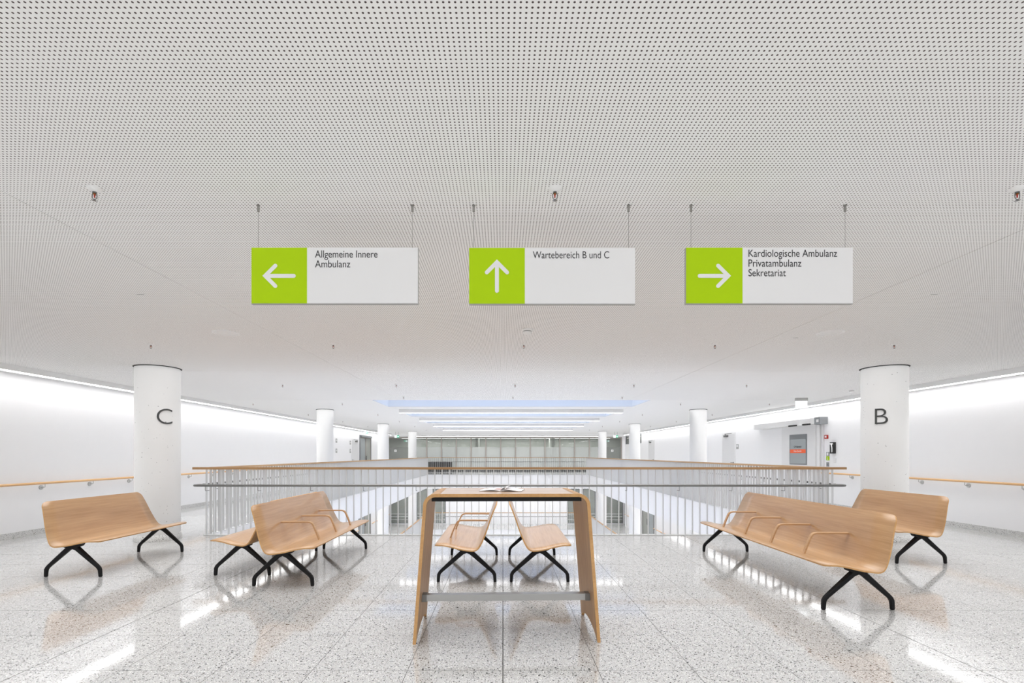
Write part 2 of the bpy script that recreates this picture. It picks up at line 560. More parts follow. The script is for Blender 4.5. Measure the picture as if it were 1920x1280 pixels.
# --- ceiling with skylight shafts
SX0, SX1 = -3.35, 3.78
OPEN = [(12.70 + 3.73 * k, 14.50 + 3.73 * k) for k in range(4)]
ce = structe('ceiling', 'light grey perforated acoustic ceiling with fine round holes')
pn = []
g = 0.0025
SL, SR = -2.63, 3.20
for y0, y1 in ((YB, 8.31), (8.31, 12.7)):
    for x0, x1 in ((WL, SL), (SL, SR), (SR, WR)):
        pn.append((x0, x1, y0, y1))
pn.append((WL, SX0, 12.7, 32)); pn.append((SX1, WR, 12.7, 32))
for k in range(3):
    pn.append((SX0, SX1, OPEN[k][1], OPEN[k + 1][0]))
pn.append((SX0, SX1, OPEN[3][1], 32))
pn.append((WL, WR, 32, YE)); 
for x0, x1, y0, y1 in pn:
    pmat = M['perf'] if y1 < 13 else M['perffar']
    q = MB(); q.box(x0 + (g if x0 > WL else 0), x1 - (g if x1 < WR else 0), y0 + (g if y0 > YB else 0), y1 - g, CZ, CZ + 0.018)
    # holes stay in the world grid because the material reads the position
    part('ceiling_panel', q, pmat, ce)
q = MB(); q.box(-16, 16, YE, 44, CZ, CZ + 0.018)
part('ceiling_panel', q, M['wall'], ce)
q = MB()
T0, T1 = CZ + 0.0185, CZ + 0.30
e = .032
q.box(WL - .2, WR + .2, YB - .2, 12.7 - e, T0, T1)
q.box(WL - .2, SX0 - e, 12.7 - e, YE, T0, T1); q.box(SX1 + e, WR + .2, 12.7 - e, YE, T0, T1)
for k in range(3): q.box(SX0 - e, SX1 + e, OPEN[k][1] + e, OPEN[k + 1][0] - e, T0, T1)
q.box(SX0 - e, SX1 + e, OPEN[3][1] + e, YE, T0, T1)
q.box(-16.2, 16.2, YE, 44.2, T0, T1)
part('ceiling_backing', q, M['gap'], ce)
for k, (a, c) in enumerate(OPEN):
    wn = structe('window_%d' % (k + 2), ['nearest', 'second', 'third', 'farthest'][k] + ' rectangular skylight opening with blue evening light')
    q = MB(); t = 0.03; z1 = CZ + 1.1
    q.box(SX0, SX1, c, c + t, CZ + .0185, z1); q.box(SX0, SX1, a - t, a, CZ + .019, z1)
    q.box(SX0 - t, SX0, a - t, c + t, CZ + .019, z1); q.box(SX1, SX1 + t, a - t, c + t, CZ + .019, z1)
    part('shaft_lining', q, M['shaft'], wn)
    nP = 4
    for i in range(nP):
        xa = SX0 + (SX1 - SX0) * i / nP; xb = SX0 + (SX1 - SX0) * (i + 1) / nP
        q = MB(); q.box(xa + .02, xb - .02, a, c, z1 - .02, z1 - .008)
        part('pane', q, M['skyglass'], wn)
    q = MB()
    for i in range(nP + 1):
        xa = SX0 + (SX1 - SX0) * i / nP
        q.box(xa - .02, xa + .02, a, c, z1 - .05, z1)
    part('glazing_bar', q, M['white'], wn)

# --- lower storeys seen through the void
def ring_floor(z, name, label, mat):
    b = MB()
    b.box(WL, VX0, VY0, VY1, z - .02, z); b.box(VX1, WR, VY0, VY1, z - .02, z)
    b.box(WL, WR, VY1, YE, z - .02, z); b.box(-12, 12, YE, 39, z - .02, z); b.box(WL, WR, 2.0, VY0, z - .02, z)
    struct(name, b, mat, label)
ring_floor(LZ, 'floor_lower', 'terrazzo floor of the storey below, seen through the atrium railing', M['floorfar'])
b = MB()
b.box(WL, VX0, VY0, VY1, LZ - FD, LZ - .021); b.box(VX1, WR, VY0, VY1, LZ - FD, LZ - .021)
b.box(-12, 12, VY1, 39, LZ - FD, LZ - .021); b.box(WL, WR, 2.0, VY0, LZ - FD, LZ - .021)
struct('trim_2', b, M['wall'], 'white slab edge of the storey below around the void')
b = MB(); b.box(-12, 12, 2, 39, 2 * LZ - .1, 2 * LZ)
struct('floor_ground', b, M['wall'], 'pale floor at the bottom of the atrium')
b = MB()
b.box(WL - .2, WL, 2, YE, 2 * LZ, -FD)
struct('wall_lower_left', b, M['wall'], 'white side wall of the storey below on the left')
b = MB()
b.box(WR, WR + .2, 2, YE, 2 * LZ, -FD)
struct('wall_lower_right', b, M['wall'], 'white side wall of the storey below on the right')
b = MB()
b.box(WL - .2, WR + .2, 1.8, 2, 2 * LZ, -FD - .001)
for x0, x1 in ((-12, WL - .2), (WR + .2, 12)): b.box(x0, x1, YE - .2, YE, 2 * LZ, -FD - .001)
b.box(-12.2, -12, YE, 39, 2 * LZ, -FD - .001); b.box(12, 12.2, YE, 39, 2 * LZ, -FD - .001)
struct('wall_lower_back', b, M['wall'], 'white walls closing the storey below')
YL = 35.6
holes = [(-8.12, -6.78), (-6.2, -5.42), (-5.05, -4.1), (4.6, 5.5), (5.74, 6.66), (7.3, 8.62)]
hz0, hz1 = LZ + .04, -1.12
b = MB(); xs = -12
for a, c in holes:
    b.box(xs, a, YL, YL + .2, 2 * LZ, -FD - .001)
    b.box(a, c, YL, YL + .2, 2 * LZ, hz0); b.box(a, c, YL, YL + .2, hz1, -FD - .001)
    xs = c
b.box(xs, 12, YL, YL + .2, 2 * LZ, -FD - .001)
struct('wall_lower_far', b, M['wall'], 'white far wall of the storey below with tall glazed openings')
b = MB()
b.box(-12, 12, 38.6, 38.8, LZ, -FD - .001)
struct('wall_lower_rear', b, M['greyroom'], 'grey wall behind the lower glazed openings')
for k, (a, c) in enumerate(holes):
    wn = structe('window_%d' % (6 + k), 'tall glazed opening in the lower far wall, %s from the left' % ['first', 'second', 'third', 'fourth', 'fifth', 'sixth'][k])
    q = MB(); t = .05
    q.box(a, a + t, YL + .02, YL + .1, hz0, hz1); q.box(c - t, c, YL + .02, YL + .1, hz0, hz1)
    q.box(a + t, c - t, YL + .02, YL + .1, hz1 - t, hz1); q.box(a + t, c - t, YL + .02, YL + .1, hz0, hz0 + t)
    part('window_frame', q, M['doorglassdark'], wn)
    q = MB(); q.box(a + t, c - t, YL + .05, YL + .06, hz0 + t, hz1 - t)
    part('pane', q, M['doorpane'], wn)
    for z in (LZ + .30, LZ + .52, LZ + .72):
        q = MB(); q.box(a + t, c - t, YL - .0, YL + .03, z - .014, z + .014)
        part('guard_bar', q, M['white'], wn)

# ------------------------------------------------------------------ far glass wall (window_1)
wn = structe('window_1', 'long glazed partition across the far end of the hall')
MX = [(-9 + 0.0)]
xm = [-5.99 + 1.162 * k for k in range(-1, 12)]
GX0, GX1 = -9.1, 9.35
ztop = 2.70
q = MB()
q.box(GX0, GX1, YF - .04, YF + .06, 2.60, ztop); q.box(GX0, GX1, YF - .04, YF + .06, 0.0, 0.10, 1)
o = part('window_frame', q, [M['bronze'], M['dark']], wn)
mull = [GX0 + .04] + [-7.35] + [x for x in xm if -7.2 < x < 7.6] + [8.06, GX1 - .04]
mull = sorted(set(round(x, 3) for x in mull))
for x in mull:
    q = MB(); q.box(x - .05, x + .05, YF - .06, YF + .06, .10, 2.60)
    part('mullion', q, M['bronze'], wn)
for a, c in zip(mull[:-1], mull[1:]):
    if c - a < .15: continue
    q = MB(); q.box(a + .05, c - .05, YF, YF + .01, 1.90, 2.60)
    part('pane', q, M['glass'], wn)
    q = MB(); q.box(a + .05, c - .05, YF, YF + .01, .10, 1.899)
    part('pane', q, M['doorpane'] if (c < -7.2 or a > 7.9) else M['frost'], wn, 'frosted lower pane')
b = MB()
b.box(-16, GX0, YF - .05, YF + .1, 0, CZ); b.box(GX1, 16, YF - .05, YF + .1, 0, CZ)
b.box(GX0, GX1, YF - .05, YF + .1, ztop, CZ)
struct('wall_far', b, M['wall'], 'white wall pieces either side of the far glass partition')
b = MB(); b.box(-16, 16, 43.0, 43.2, 0, CZ); b.box(-2.2, -2.0, YF + .2, 43, 0, CZ); b.box(3.9, 4.1, YF + .2, 43, 0, CZ)
b.box(-7.3, -7.2, YF + .2, 41, 0, CZ)
struct('wall_rear', b, M['greyroom'], 'grey rooms behind the far glass partition')

# strip window in the right wall
wn = structe('window_12', 'narrow high window band near the far end of the right wall')
q = MB()
q.box(WR - .01, WR + .1, wy0, wy1, wz0, wz0 + .04); q.box(WR - .01, WR + .1, wy0, wy1, wz1 - .04, wz1)
for k in range(5):
    y = wy0 + (wy1 - wy0 - .04) * k / 4
    q.box(WR - .01, WR + .1, y, y + .04, wz0 + .04, wz1 - .04)
part('window_frame', q, M['grille'], wn)
for k in range(4):
    ya = wy0 + .04 + (wy1 - wy0 - .04) * k / 4
    q = MB(); q.box(WR + .03, WR + .04, ya, ya + (wy1 - wy0 - .04) / 4 - .04, wz0 + .04, wz1 - .04)
    part('pane', q, M['doorpane'], wn)
q = MB(); q.box(WR + .19, WR + .2, wy0, wy1, wz0, wz1)
part('blind', q, M['grille'], wn)

# ================================================================== doors on the side walls
def plain_door(n, side, y0, y1, top, label, closer=True, hinge_near=True):
    d = structe('door_%d' % n, label)
    x = WR if side > 0 else WL
    s = -side
    def bx(q, a, c, dx0, dx1, z0, z1, mi=0):
        X0, X1 = x + s * dx0, x + s * dx1
        q.box(min(X0, X1), max(X0, X1), a, c, z0, z1, mi)
    q = MB(); t = .05
    bx(q, y0, y0 + t, 0, .012, 0, top); bx(q, y1 - t, y1, 0, .012, 0, top); bx(q, y0 + t, y1 - t, 0, .012, top - t, top)
    part('door_frame', q, M['white'], d)
    q = MB(); bx(q, y0 + t + .006, y1 - t - .006, 0, .007, .01, top - t - .006)
    part('door_leaf', q, M['doorwhite'], d)
    if closer:
        q = MB(); yc = (y0 + y1) / 2
        bx(q, yc + .02, yc + .30, .007, .07, top - .16, top - .09)
        q.sweep([(x + s * .05, yc + .16, top - .08), (x + s * .20, yc - .12, top - .05), (x + s * .03, yc - .30, top - .03)], [.012] * 3, [.008] * 3, (0, 0, 1))
        part('door_closer', q, M['steel'], d)
    q = MB(); yh = y0 + .15
    q.tube([(x + s * .007, yh, 1.05), (x + s * .06, yh, 1.05), (x + s * .06, yh + .12, 1.05)], .009, 8)
    q.cyl((x + s * .007, yh, 1.05), (x + s * .014, yh, 1.05), .026, n=12)
    part('door_handle', q, M['steel'], d)
    return d
plain_door(2, 1, 18.1, 19.2, 2.16, 'white single door with closer behind the second column on the right')
plain_door(3, 1, 27.75, 28.95, 2.16, 'farther white single door with closer on the right wall')
plain_door(4, -1, 25.95, 27.2, 2.16, 'white single door on the left wall beside the glass double door')

def double_door(n, z, label, y0, y1, side, top):
    d = structe('door_%d' % n, label)
    x = WR if side > 0 else WL
    s = -side
    def bx(q, a, c, dx0, dx1, z0, z1):
        X0, X1 = x + s * dx0, x + s * dx1
        q.box(min(X0, X1), max(X0, X1), a, c, z + z0, z + z1)
    q = MB(); t = .07
    bx(q, y0, y0 + t, 0, .05, 0, top); bx(q, y1 - t, y1, 0, .05, 0, top); bx(q, y0 + t, y1 - t, 0, .05, top - t, top)
    part('door_frame', q, M['doorglassdark'], d)
    ym = (y0 + y1) / 2
    for k, (a, c) in enumerate(((y0 + t, ym - .01), (ym + .01, y1 - t))):
        q = MB(); w_ = .06
        bx(q, a, a + w_, 0, .04, .01, top - t - .01); bx(q, c - w_, c, 0, .04, .01, top - t - .01)
        bx(q, a + w_, c - w_, 0, .04, .01, .12); bx(q, a + w_, c - w_, 0, .04, top - t - .1, top - t - .01)
        lf = part('door_leaf', q, M['bronze'], d)
        q = MB(); bx(q, a + w_, c - w_, .008, .02, .12, top - t - .1)
        part('pane', q, M['beigemetal'] if k else M['doorglass'], lf)
        q = MB(); yy = ym - .06 if k == 0 else ym + .06
        q.cyl((x + s * .07, yy, z + .9), (x + s * .07, yy, z + 1.25), .014, n=8)
        part('door_handle', q, M['steel'], lf)
    q = MB(); bx(q, y0 + .1, y1 - .1, .05, .12, top - .12, top - .03)
    part('door_closer', q, M['doorglassdark'], d)
double_door(5, 0, 'grey glazed double door at the far end of the left wall', 27.4, 29.7, -1, 2.42)
double_door(6, LZ, 'grey glazed double door on the lower storey, left wall', 27.2, 29.6, -1, 2.5)
double_door(7, LZ, 'grey glazed double door on the lower storey, right wall', 27.8, 30.1, 1, 2.5)

# hermetic sliding door, right wall
d = structe('door_1', 'white sliding door with grey window and orange band under a long track housing')
x = WR
q = MB()
q.box(x - .20, x - .001, 13.20, 16.40, 2.165, 2.325)
q.box(x - .012, x - .001, 15.0, 16.2, 2.13, 2.165)
part('track_housing', q, M['lum'], d)
q = MB(); q.box(x - .205, x, 12.96, 13.20, 2.145, 2.335)
h = part('track_end_unit', q, M['grille'], d)
q = MB(); q.box(x - .2068, x - .205, 13.02, 13.12, 2.20, 2.275); part('switch_plate', q, M['white'], h)
q = MB(); q.box(x - .2035, x - .20, 16.32, 16.38, 2.2, 2.29); part('track_end_label', q, M['white'], d)
for a, c in ((13.36, 13.68), (13.96, 14.34)):
    q = MB(); q.sweep([(x - .22, a, 2.165), (x - .235, a + .06, 2.165), (x - .235, c - .06, 2.165), (x - .22, c, 2.165)], [.02, .028, .028, .02], [.02] * 4, (0, 0, 1))
    part('motion_sensor', q, M['dark'], d)
q = MB(); q.box(x - .235, x - .20, 13.72, 13.92, 2.15, 2.185); part('sensor_mount', q, M['white'], d)
q = MB(); q.box(x - .09, x - .02, 13.34, 14.94, .012, 2.163)
lf = part('door_leaf', q, M['doorwhite'], d)
q = MB()
wa, wb, za, zb = 13.70, 14.53, 1.06, 1.92
q.box(x - .096, x - .09, wa, wb, za, zb)
part('window_frame', q, M['doorglassdark'], lf)
q = MB(); q.box(x - .099, x - .096, wa + .045, wb - .045, za + .03, zb - .14)
part('pane', q, M['doorglass'], lf)
q = MB(); q.box(x - .101, x - .099, wa + .05, wb - .04, za + .33, za + .435)
part('warning_band', q, M['orange'], lf)
for body, zz, wd, mat in (('OP-Bereich', za + .485, .36, M['text']), ('Kein Zutritt', za + .36, .36, M['white'])):
    me = text_mesh(body, .075, mat=mat, width=wd)
    o = obj('door_lettering', me, lf, (x - .1018, 14.30, zz), (0, 0, -PI / 2))
q = MB(); q.box(x - .06, x, 13.22, 13.335, 0, 2.145)
part('door_frame', q, M['white'], d)
q = MB(); q.box(x - .03, x, 13.10, 13.18, 0, 2.145)
part('door_frame', q, M['doorwhite'], d)

# small fittings on the right wall
def wall_box(name, y, z, w_, h_, dpt, mat, label, cat, extra=None):
    t = thing(name, label, cat, (WR, y, z))
    q = MB(); q.box(-dpt, 0, -w_ / 2, w_ / 2, -h_ / 2, h_ / 2)
    part('housing', q, mat, t)
    return t
t = wall_box('call_button', 13.0, 1.81, .12, .10, .03, M['red'], 'small red alarm button high beside the sliding door', 'button')
q = MB(); q.box(-.034, -.03, -.03, .03, -.02, .03); part('push_plate', q, M['white'], t)
t = wall_box('door_plate', 13.2, 1.57, .16, .155, .012, M['doorwhite'], 'white square room plate right of the sliding door frame', 'sign')
for k in range(3):
    q = MB(); q.box(-.0135, -.012, -.06, .03 + .01 * k, .03 - .03 * k, .036 - .03 * k); part('printed_line', q, M['grille'], t)
for yy in (-.06, .06):
    q = MB(); q.cyl((-.012, yy, .06), (-.016, yy, .06), .007, n=8); part('screw', q, M['steel'], t)
t = wall_box('wall_dispenser', 12.72, 1.52, .15, .29, .06, M['dark'], 'black wall unit holding a white curved handset near the round column', 'wall unit')
q = MB(); q.tube([(-.075, .04, .10), (-.08, .0, .105), (-.085, -.03, .06), (-.085, -.045, 0), (-.08, -.04, -.07), (-.075, -.03, -.11)], .014, 8)
part('handset', q, M['white'], t)
q = MB(); q.box(-.07, -.06, -.05, .06, .085, .12); part('cradle', q, M['white'], t)
t = wall_box('touch_switch', 12.95, 1.36, .11, .10, .015, M['grille'], 'grey framed touch switch above the green one', 'switch')
q = MB(); q.box(-.018, -.015, -.035, .035, -.035, .035); part('touch_plate', q, M['white'], t)
t = wall_box('door_switch', 12.95, 1.25, .11, .105, .015, M['green'], 'green switch with a white arrow in the column of wall switches', 'switch')
q = MB(); q.box(-.017, -.015, -.006, .006, -.035, .03); q.box(-.017, -.015, -.02, .02, -.035, -.02); part('arrow', q, M['white'], t)
t = wall_box('key_switch', 12.95, 1.09, .08, .11, .02, M['grille'], 'grey key switch, lowest of the wall switches by the sliding door', 'switch')
q = MB(); q.cyl((-.02, 0, 0), (-.026, 0, 0), .016, n=12); part('lock', q, M['steel'], t)
t = wall_box('light_switch', 12.68, 1.20, .09, .12, .012, M['doorwhite'], 'white double switch below the black wall unit', 'switch')
for k in range(2):
    q = MB(); q.box(-.016, -.012, -.035, .035, -.05 + .052 * k, -.004 + .052 * k); part('rocker', q, M['white'], t)
t = wall_box('door_plate', 17.95, 1.63, .16, .17, .012, M['signedge'], 'small grey room plate beside the nearer white single door', 'sign')
q = MB(); q.box(-.014, -.012, -.06, .06, -.02, .06); part('printed_panel', q, M['doorwhite'], t)
for k, z in enumerate((2.0, 1.52)):
    t = thing('door_plate', 'small grey plate on the left wall near the far doors, %s of two' % ('upper', 'lower')[k], 'sign', (WL, 23.6, z))
    q = MB(); q.box(0, .014, -.1, .1, -.1, .1); part('housing', q, M['signedge'], t)
    q = MB(); q.box(.014, .016, -.06, .06, -.02, .05); part('printed_panel', q, M['doorwhite'], t)
for k, z in enumerate((1.95, 1.52)):
    t = thing('door_plate', 'small grey plate beside the white door on the left wall, %s of two' % ('upper', 'lower')[k], 'sign', (WL, 25.75, z))
    q = MB(); q.box(0, .014, -.09, .09, -.1, .1); part('housing', q, M['signedge'], t)
    q = MB(); q.box(.014, .016, -.05, .05, -.02, .05); part('printed_panel', q, M['doorwhite'], t)

# ================================================================== columns
def column(x, y, r, mat, name, label, z0=0.0, z1=CZ, plinth=True):
    c = structe(name, label, (x, y, 0))
    q = MB(); q.lathe([(r, z0), (r, z1 - .012), (r - .02, z1 - .012), (r - .02, z1)], 48)
    part('shaft', q, mat, c)
    q = MB(); q.lathe([(r - .02, z1 - .006), (r + .018, z1 - .006), (r + .018, z1 - .0005)], 48)
    part('shade_ring', q, M['dark'], c)  # dark ring paints in the shade of the gap at the ceiling
    if plinth:
        q = MB(); q.lathe([(r + .015, z0), (r + .015, z0 + .10), (r, z0 + .10)], 48)
        part('plinth', q, M['skirt'], c)
    return c
CL, CR = -5.53, 6.07
cC = column(CL, 7.95, .31, M['concrete'], 'column_1', 'thick white concrete column with the letter C')
cB = column(CR + .04, 7.95, .31, M['concrete'], 'column_2', 'thick white concrete column with the letter B')
for k, y in enumerate((15.42, 22.87, 30.3)):
    w_ = ['second', 'third', 'fourth'][k]
    column(CL, y, .25, M['column'], 'column_%d' % (3 + 2 * k), 'slimmer white round column, %s in the left row' % w_)
    column(CR, y, .25, M['column'], 'column_%d' % (4 + 2 * k), 'slimmer white round column, %s in the right row' % w_)
    column(CL, y, .25, M['column'], 'column_%d' % (9 + 2 * k), 'round column of the storey below, %s in the left row' % w_, LZ, -FD, False)
    column(CR, y, .25, M['column'], 'column_%d' % (10 + 2 * k), 'round column of the storey below, %s in the right row' % w_, LZ, -FD, False)

def col_letter(ch, parent, r, ang, z, hgt, wdt):
    me = text_mesh(ch, 0.3, extrude=0.0006, offset=-0.003, mat=M['letter'])
    bm = bmesh.new(); bm.from_mesh(me)
    bmesh.ops.triangulate(bm, faces=bm.faces)
    for _ in range(3):
        es = [e for e in bm.edges if e.calc_length() > .03]
        if es: bmesh.ops.subdivide_edges(bm, edges=es, cuts=1)
        bmesh.ops.triangulate(bm, faces=bm.faces)
    xs = [v.co.x for v in bm.verts]; zs = [v.co.z for v in bm.verts]
    for v in bm.verts:
        u = ((v.co.x - min(xs)) / (max(xs) - min(xs)) - .5) * wdt if False else None
    x0, x1, z0, z1 = min(xs), max(xs), min(zs), max(zs)
    for v in bm.verts:
        u = ((v.co.x - x0) / (x1 - x0) - .5) * wdt
        zz = z + (v.co.z - z0) / (z1 - z0) * hgt
        a = ang + u / r
        rr = r + .0035 - v.co.y
        v.co = (rr * math.cos(a), rr * math.sin(a), zz)
    bm.to_mesh(me); bm.free()
    o = obj('column_letter', me, parent)
    o['label'] = 'dark grey letter %s' % ch
aC = math.atan2(-7.95, 5.53) + math.radians(17)
aB = math.atan2(-7.95, -6.11) - math.radians(6.4)
col_letter('C', cC, .31, aC, 1.83, .24, .215)
col_letter('B', cB, .31, aB, 1.83, .24, .165)

# ================================================================== luminaires
def luminaire(label, p0, p1, wdt, hgt, mat, ztop=CZ, group=None, name='linear_ceiling_light', axis='Y', lip=0):
    """long box light; axis is its long direction"""
    (x0, y0), (x1, y1) = p0, p1
    t = thing(name, label, 'ceiling light', ((x0 + x1) / 2, (y0 + y1) / 2, ztop), 0, group)
    L = (y1 - y0) if axis == 'Y' else (x1 - x0)
    def bx(q, a, b_, c, d_, e, f):
        if axis == 'Y': q.box(a, b_, c, d_, e, f)
        else: q.box(c, d_, a, b_, e, f)
    q = MB()
    s = .008
    bx(q, -wdt / 2, -wdt / 2 + s, -L / 2, L / 2, -hgt, 0); bx(q, wdt / 2 - s, wdt / 2, -L / 2, L / 2, -hgt, 0)
    bx(q, -wdt / 2 + s, wdt / 2 - s, -L / 2, -L / 2 + s, -hgt, 0); bx(q, -wdt / 2 + s, wdt / 2 - s, L / 2 - s, L / 2, -hgt, 0)
    bx(q, -wdt / 2 + s, wdt / 2 - s, -L / 2 + s, L / 2 - s, -.02, 0)
    if lip:
        a_, b_ = sorted((lip * (wdt / 2 - s), lip * (-wdt / 2 + .12))); bx(q, a_, b_, -L / 2 + s, L / 2 - s, -hgt, -hgt + .012)
    part('housing', q, M['lum'], t)
    a_, b_ = (-wdt / 2 + s, wdt / 2 - s)
    if lip: a_, b_ = sorted((lip * (-wdt / 2 + s), lip * (-wdt / 2 + .12)))
    q = MB(); bx(q, a_, b_, -L / 2 + s, L / 2 - s, -hgt - .002, -hgt + .01)
    part('diffuser', q, mat, t, 'glowing white diffuser')
luminaire('continuous light line along the left wall', (-7.69, YB + .1), (-7.69, 33.9), .21, .09, M['strip'], lip=-1)
luminaire('continuous light line along the right wall', (8.31, YB + .1), (8.31, 33.9), .20, .09, M['strip'], lip=1)
for k in range(4):
    y = 15.37 + 3.73 * k
    luminaire('white linear light bar between the skylights, %s from the viewer' % ['first', 'second', 'third', 'fourth'][k],
              (-3.21, y), (3.71, y), .16, .11, M['bar'], group='light bars between the skylights', axis='X')
luminaire('light line across the far end in front of the glass partition', (-7.0, 36.8), (7.6, 36.8), .3, .08, M['strip'], axis='X')
luminaire('light line of the storey below, left wall', (-7.69, 3), (-7.69, 33.9), .2, .09, M['strip'], -FD)
luminaire('light line of the storey below, right wall', (8.31, 3), (8.31, 33.9), .2, .09, M['strip'], -FD)
luminaire('light line of the storey below in front of its far wall', (-6, 34.2), (6.5, 34.2), .2, .09, M['strip'], -FD, axis='X')
luminaire('added light line to brighten the grey rooms behind the glass partition', (-8.5, 41.6), (9, 41.6), .4, .06, M['roomfill'], axis='X')  # added to brighten what shows through the far glass
luminaire('added light line to brighten the space behind the lower glazed openings', (-9, 37.2), (9, 37.2), .3, .06, M['roomfill'], -FD, axis='X')  # likewise added, for the lower openings

# round flush lights
def disc_mesh():
    q = MB(); q.lathe([(.142, 0), (.142, -.008), (.120, -.010), (.116, -.004), (.116, 0)], 40)
    ring = q.mesh('ring', M['white'])
    q = MB(); q.lathe([(.116, -.003), (.06, -.004), (.0005, -.004)], 32)
    return ring, q.mesh('grille', M['lum'])
rm, gm = disc_mesh()
for x, lb in ((-3.15, 'round flush ceiling speaker on the left, above column C'), (3.72, 'round flush ceiling speaker on the right, near the B column')):
    t = thing('ceiling_speaker', lb, 'speaker', (x, 5.64, CZ), 0, 'round ceiling speakers')
    obj('trim_ring', rm, t); obj('grille', gm, t)
for x, y, lb in ((-3.13, 4.28, 'small flush slot in the ceiling left of the hanging signs'), (3.72, 4.28, 'small flush slot in the ceiling right of the hanging signs'), (3.47, 5.88, 'small flush slot beside the right round speaker')):
    t = thing('ceiling_slot', lb, 'ceiling latch', (x, y, CZ))
    q = MB(); q.box(-.036, .036, -.012, .012, -.002, 0); part('cover_plate', q, M['white'], t)
    q = MB(); q.box(-.03, .03, -.002, .004, -.003, -.002); part('slot', q, M['dark'], t)

# smoke detectors
def detector(x, y, lb):
    t = thing('smoke_detector', lb, 'smoke detector', (x, y, CZ))
    q = MB(); q.lathe([(.058, 0), (.058, -.014), (.050, -.022), (.046, -.022)], 28); part('base', q, M['white'], t)
    q = MB(); q.lathe([(.047, -.020), (.047, -.026)], 28); q.lathe([(.044, -.026), (.044, -.034)], 28); part('air_gap', q, M['gap'], t)
    q = MB(); q.lathe([(.050, -.030), (.050, -.040), (.036, -.052), (.0005, -.054)], 28); part('cap', q, M['white'], t)
detector(.27, 5.49, 'white round smoke detector on the ceiling below the middle sign')
detector(7.5, 10.67, 'white smoke detector near the right wall light line')

# sprinklers
def spr_meshes():
    q = MB(); q.lathe([(.036, 0), (.034, -.005), (.018, -.018), (.012, -.020), (.0005, -.020)], 24)
    a = q.mesh('escutcheon', M['white'])
    q = MB()
    q.cyl((0, 0, -.018), (0, 0, -.028), .010, n=12)
    for s in (-1, 1):
        q.tube([(s * .008, 0, -.026), (s * .0125, 0, -.034), (s * .0125, 0, -.048), (s * .008, 0, -.056), (0, 0, -.059)], .0022, 6)
    b_ = q.mesh('frame', M['chrome'])
    q = MB(); q.cyl((0, 0, -.028), (0, 0, -.034), .006, n=10, mi=1); q.cyl((0, 0, -.034), (0, 0, -.050), .0036, .0028, n=10)
    c = q.mesh('glass_bulb', [M['red'], M['brass']])
    q = MB(); q.cyl((0, 0, -.058), (0, 0, -.063), .003, n=8)
    for k in range(10):
        a0 = 2 * PI * k / 10
        q.add([(0.004 * math.cos(a0 + s_), .004 * math.sin(a0 + s_), -.063) for s_ in (-.25, .25)] +
              [(0.0135 * math.cos(a0 + s_), .0135 * math.sin(a0 + s_), -.0645) for s_ in (.22, -.22)], [(0, 1, 2, 3)])
    q.cyl((0, 0, -.0625), (0, 0, -.064), .006, n=12)
    d_ = q.mesh('deflector', M['chrome'])
    return (('escutcheon', a), ('frame', b_), ('glass_bulb', c), ('deflector', d_))
SP = spr_meshes()
rown = ['nearest', 'second', 'third', 'fourth', 'fifth', 'sixth', 'seventh', 'eighth', 'ninth']
full = [-6.92, -4.42, -2.13, .26, 2.66, 4.92, 7.35]
lay = [(2.575, [-2.12, .27, 2.67]), (6.2, [-4.4, -2.12, .26, 2.65, 4.89]), (9.77, [-6.85, -4.34, -2.10, .24, 2.58, 4.80, 7.3]),
       (11.85, [-2.37, .24, 2.85]), (13.4, [-6.75, -4.34, 4.8, 7.2]), (17.07, [-6.7, -4.3, 4.8, 7.2]),
       (20.6, [-6.65, -4.3, 4.85, 7.2]), (24.2, [-6.6, -4.3, 4.85, 7.2]), (27.8, [-6.6, -4.3, 4.85, 7.2])]
for ri, (y, xs) in enumerate(lay):
    n = len(xs)
    pos = {3: ['left', 'middle', 'right'], 4: ['far left', 'inner left', 'inner right', 'far right'],
           5: ['far left', 'inner left', 'middle', 'inner right', 'far right'],
           7: ['leftmost', 'second from left', 'third from left', 'middle', 'third from right', 'second from right', 'rightmost']}[n]
    for x, pw in zip(xs, pos):
        t = thing('sprinkler', 'ceiling sprinkler head in the %s row, %s one' % (rown[ri], pw), 'sprinkler', (x, y, CZ), 0, 'ceiling sprinklers')
        for nm, me in SP: obj(nm, me, t)

# emergency light box on the ceiling, right
t = thing('emergency_light', 'white hanging emergency light box near the sliding door', 'emergency light', (7.34, 12.2, CZ))
q = MB(); q.box(-.145, .145, -.03, .03, -.075, 0); part('housing', q, M['signedge'], t)
q = MB(); q.box(-.14, .14, -.012, .012, -.23, -.075); part('light_panel', q, M['glow'], t)

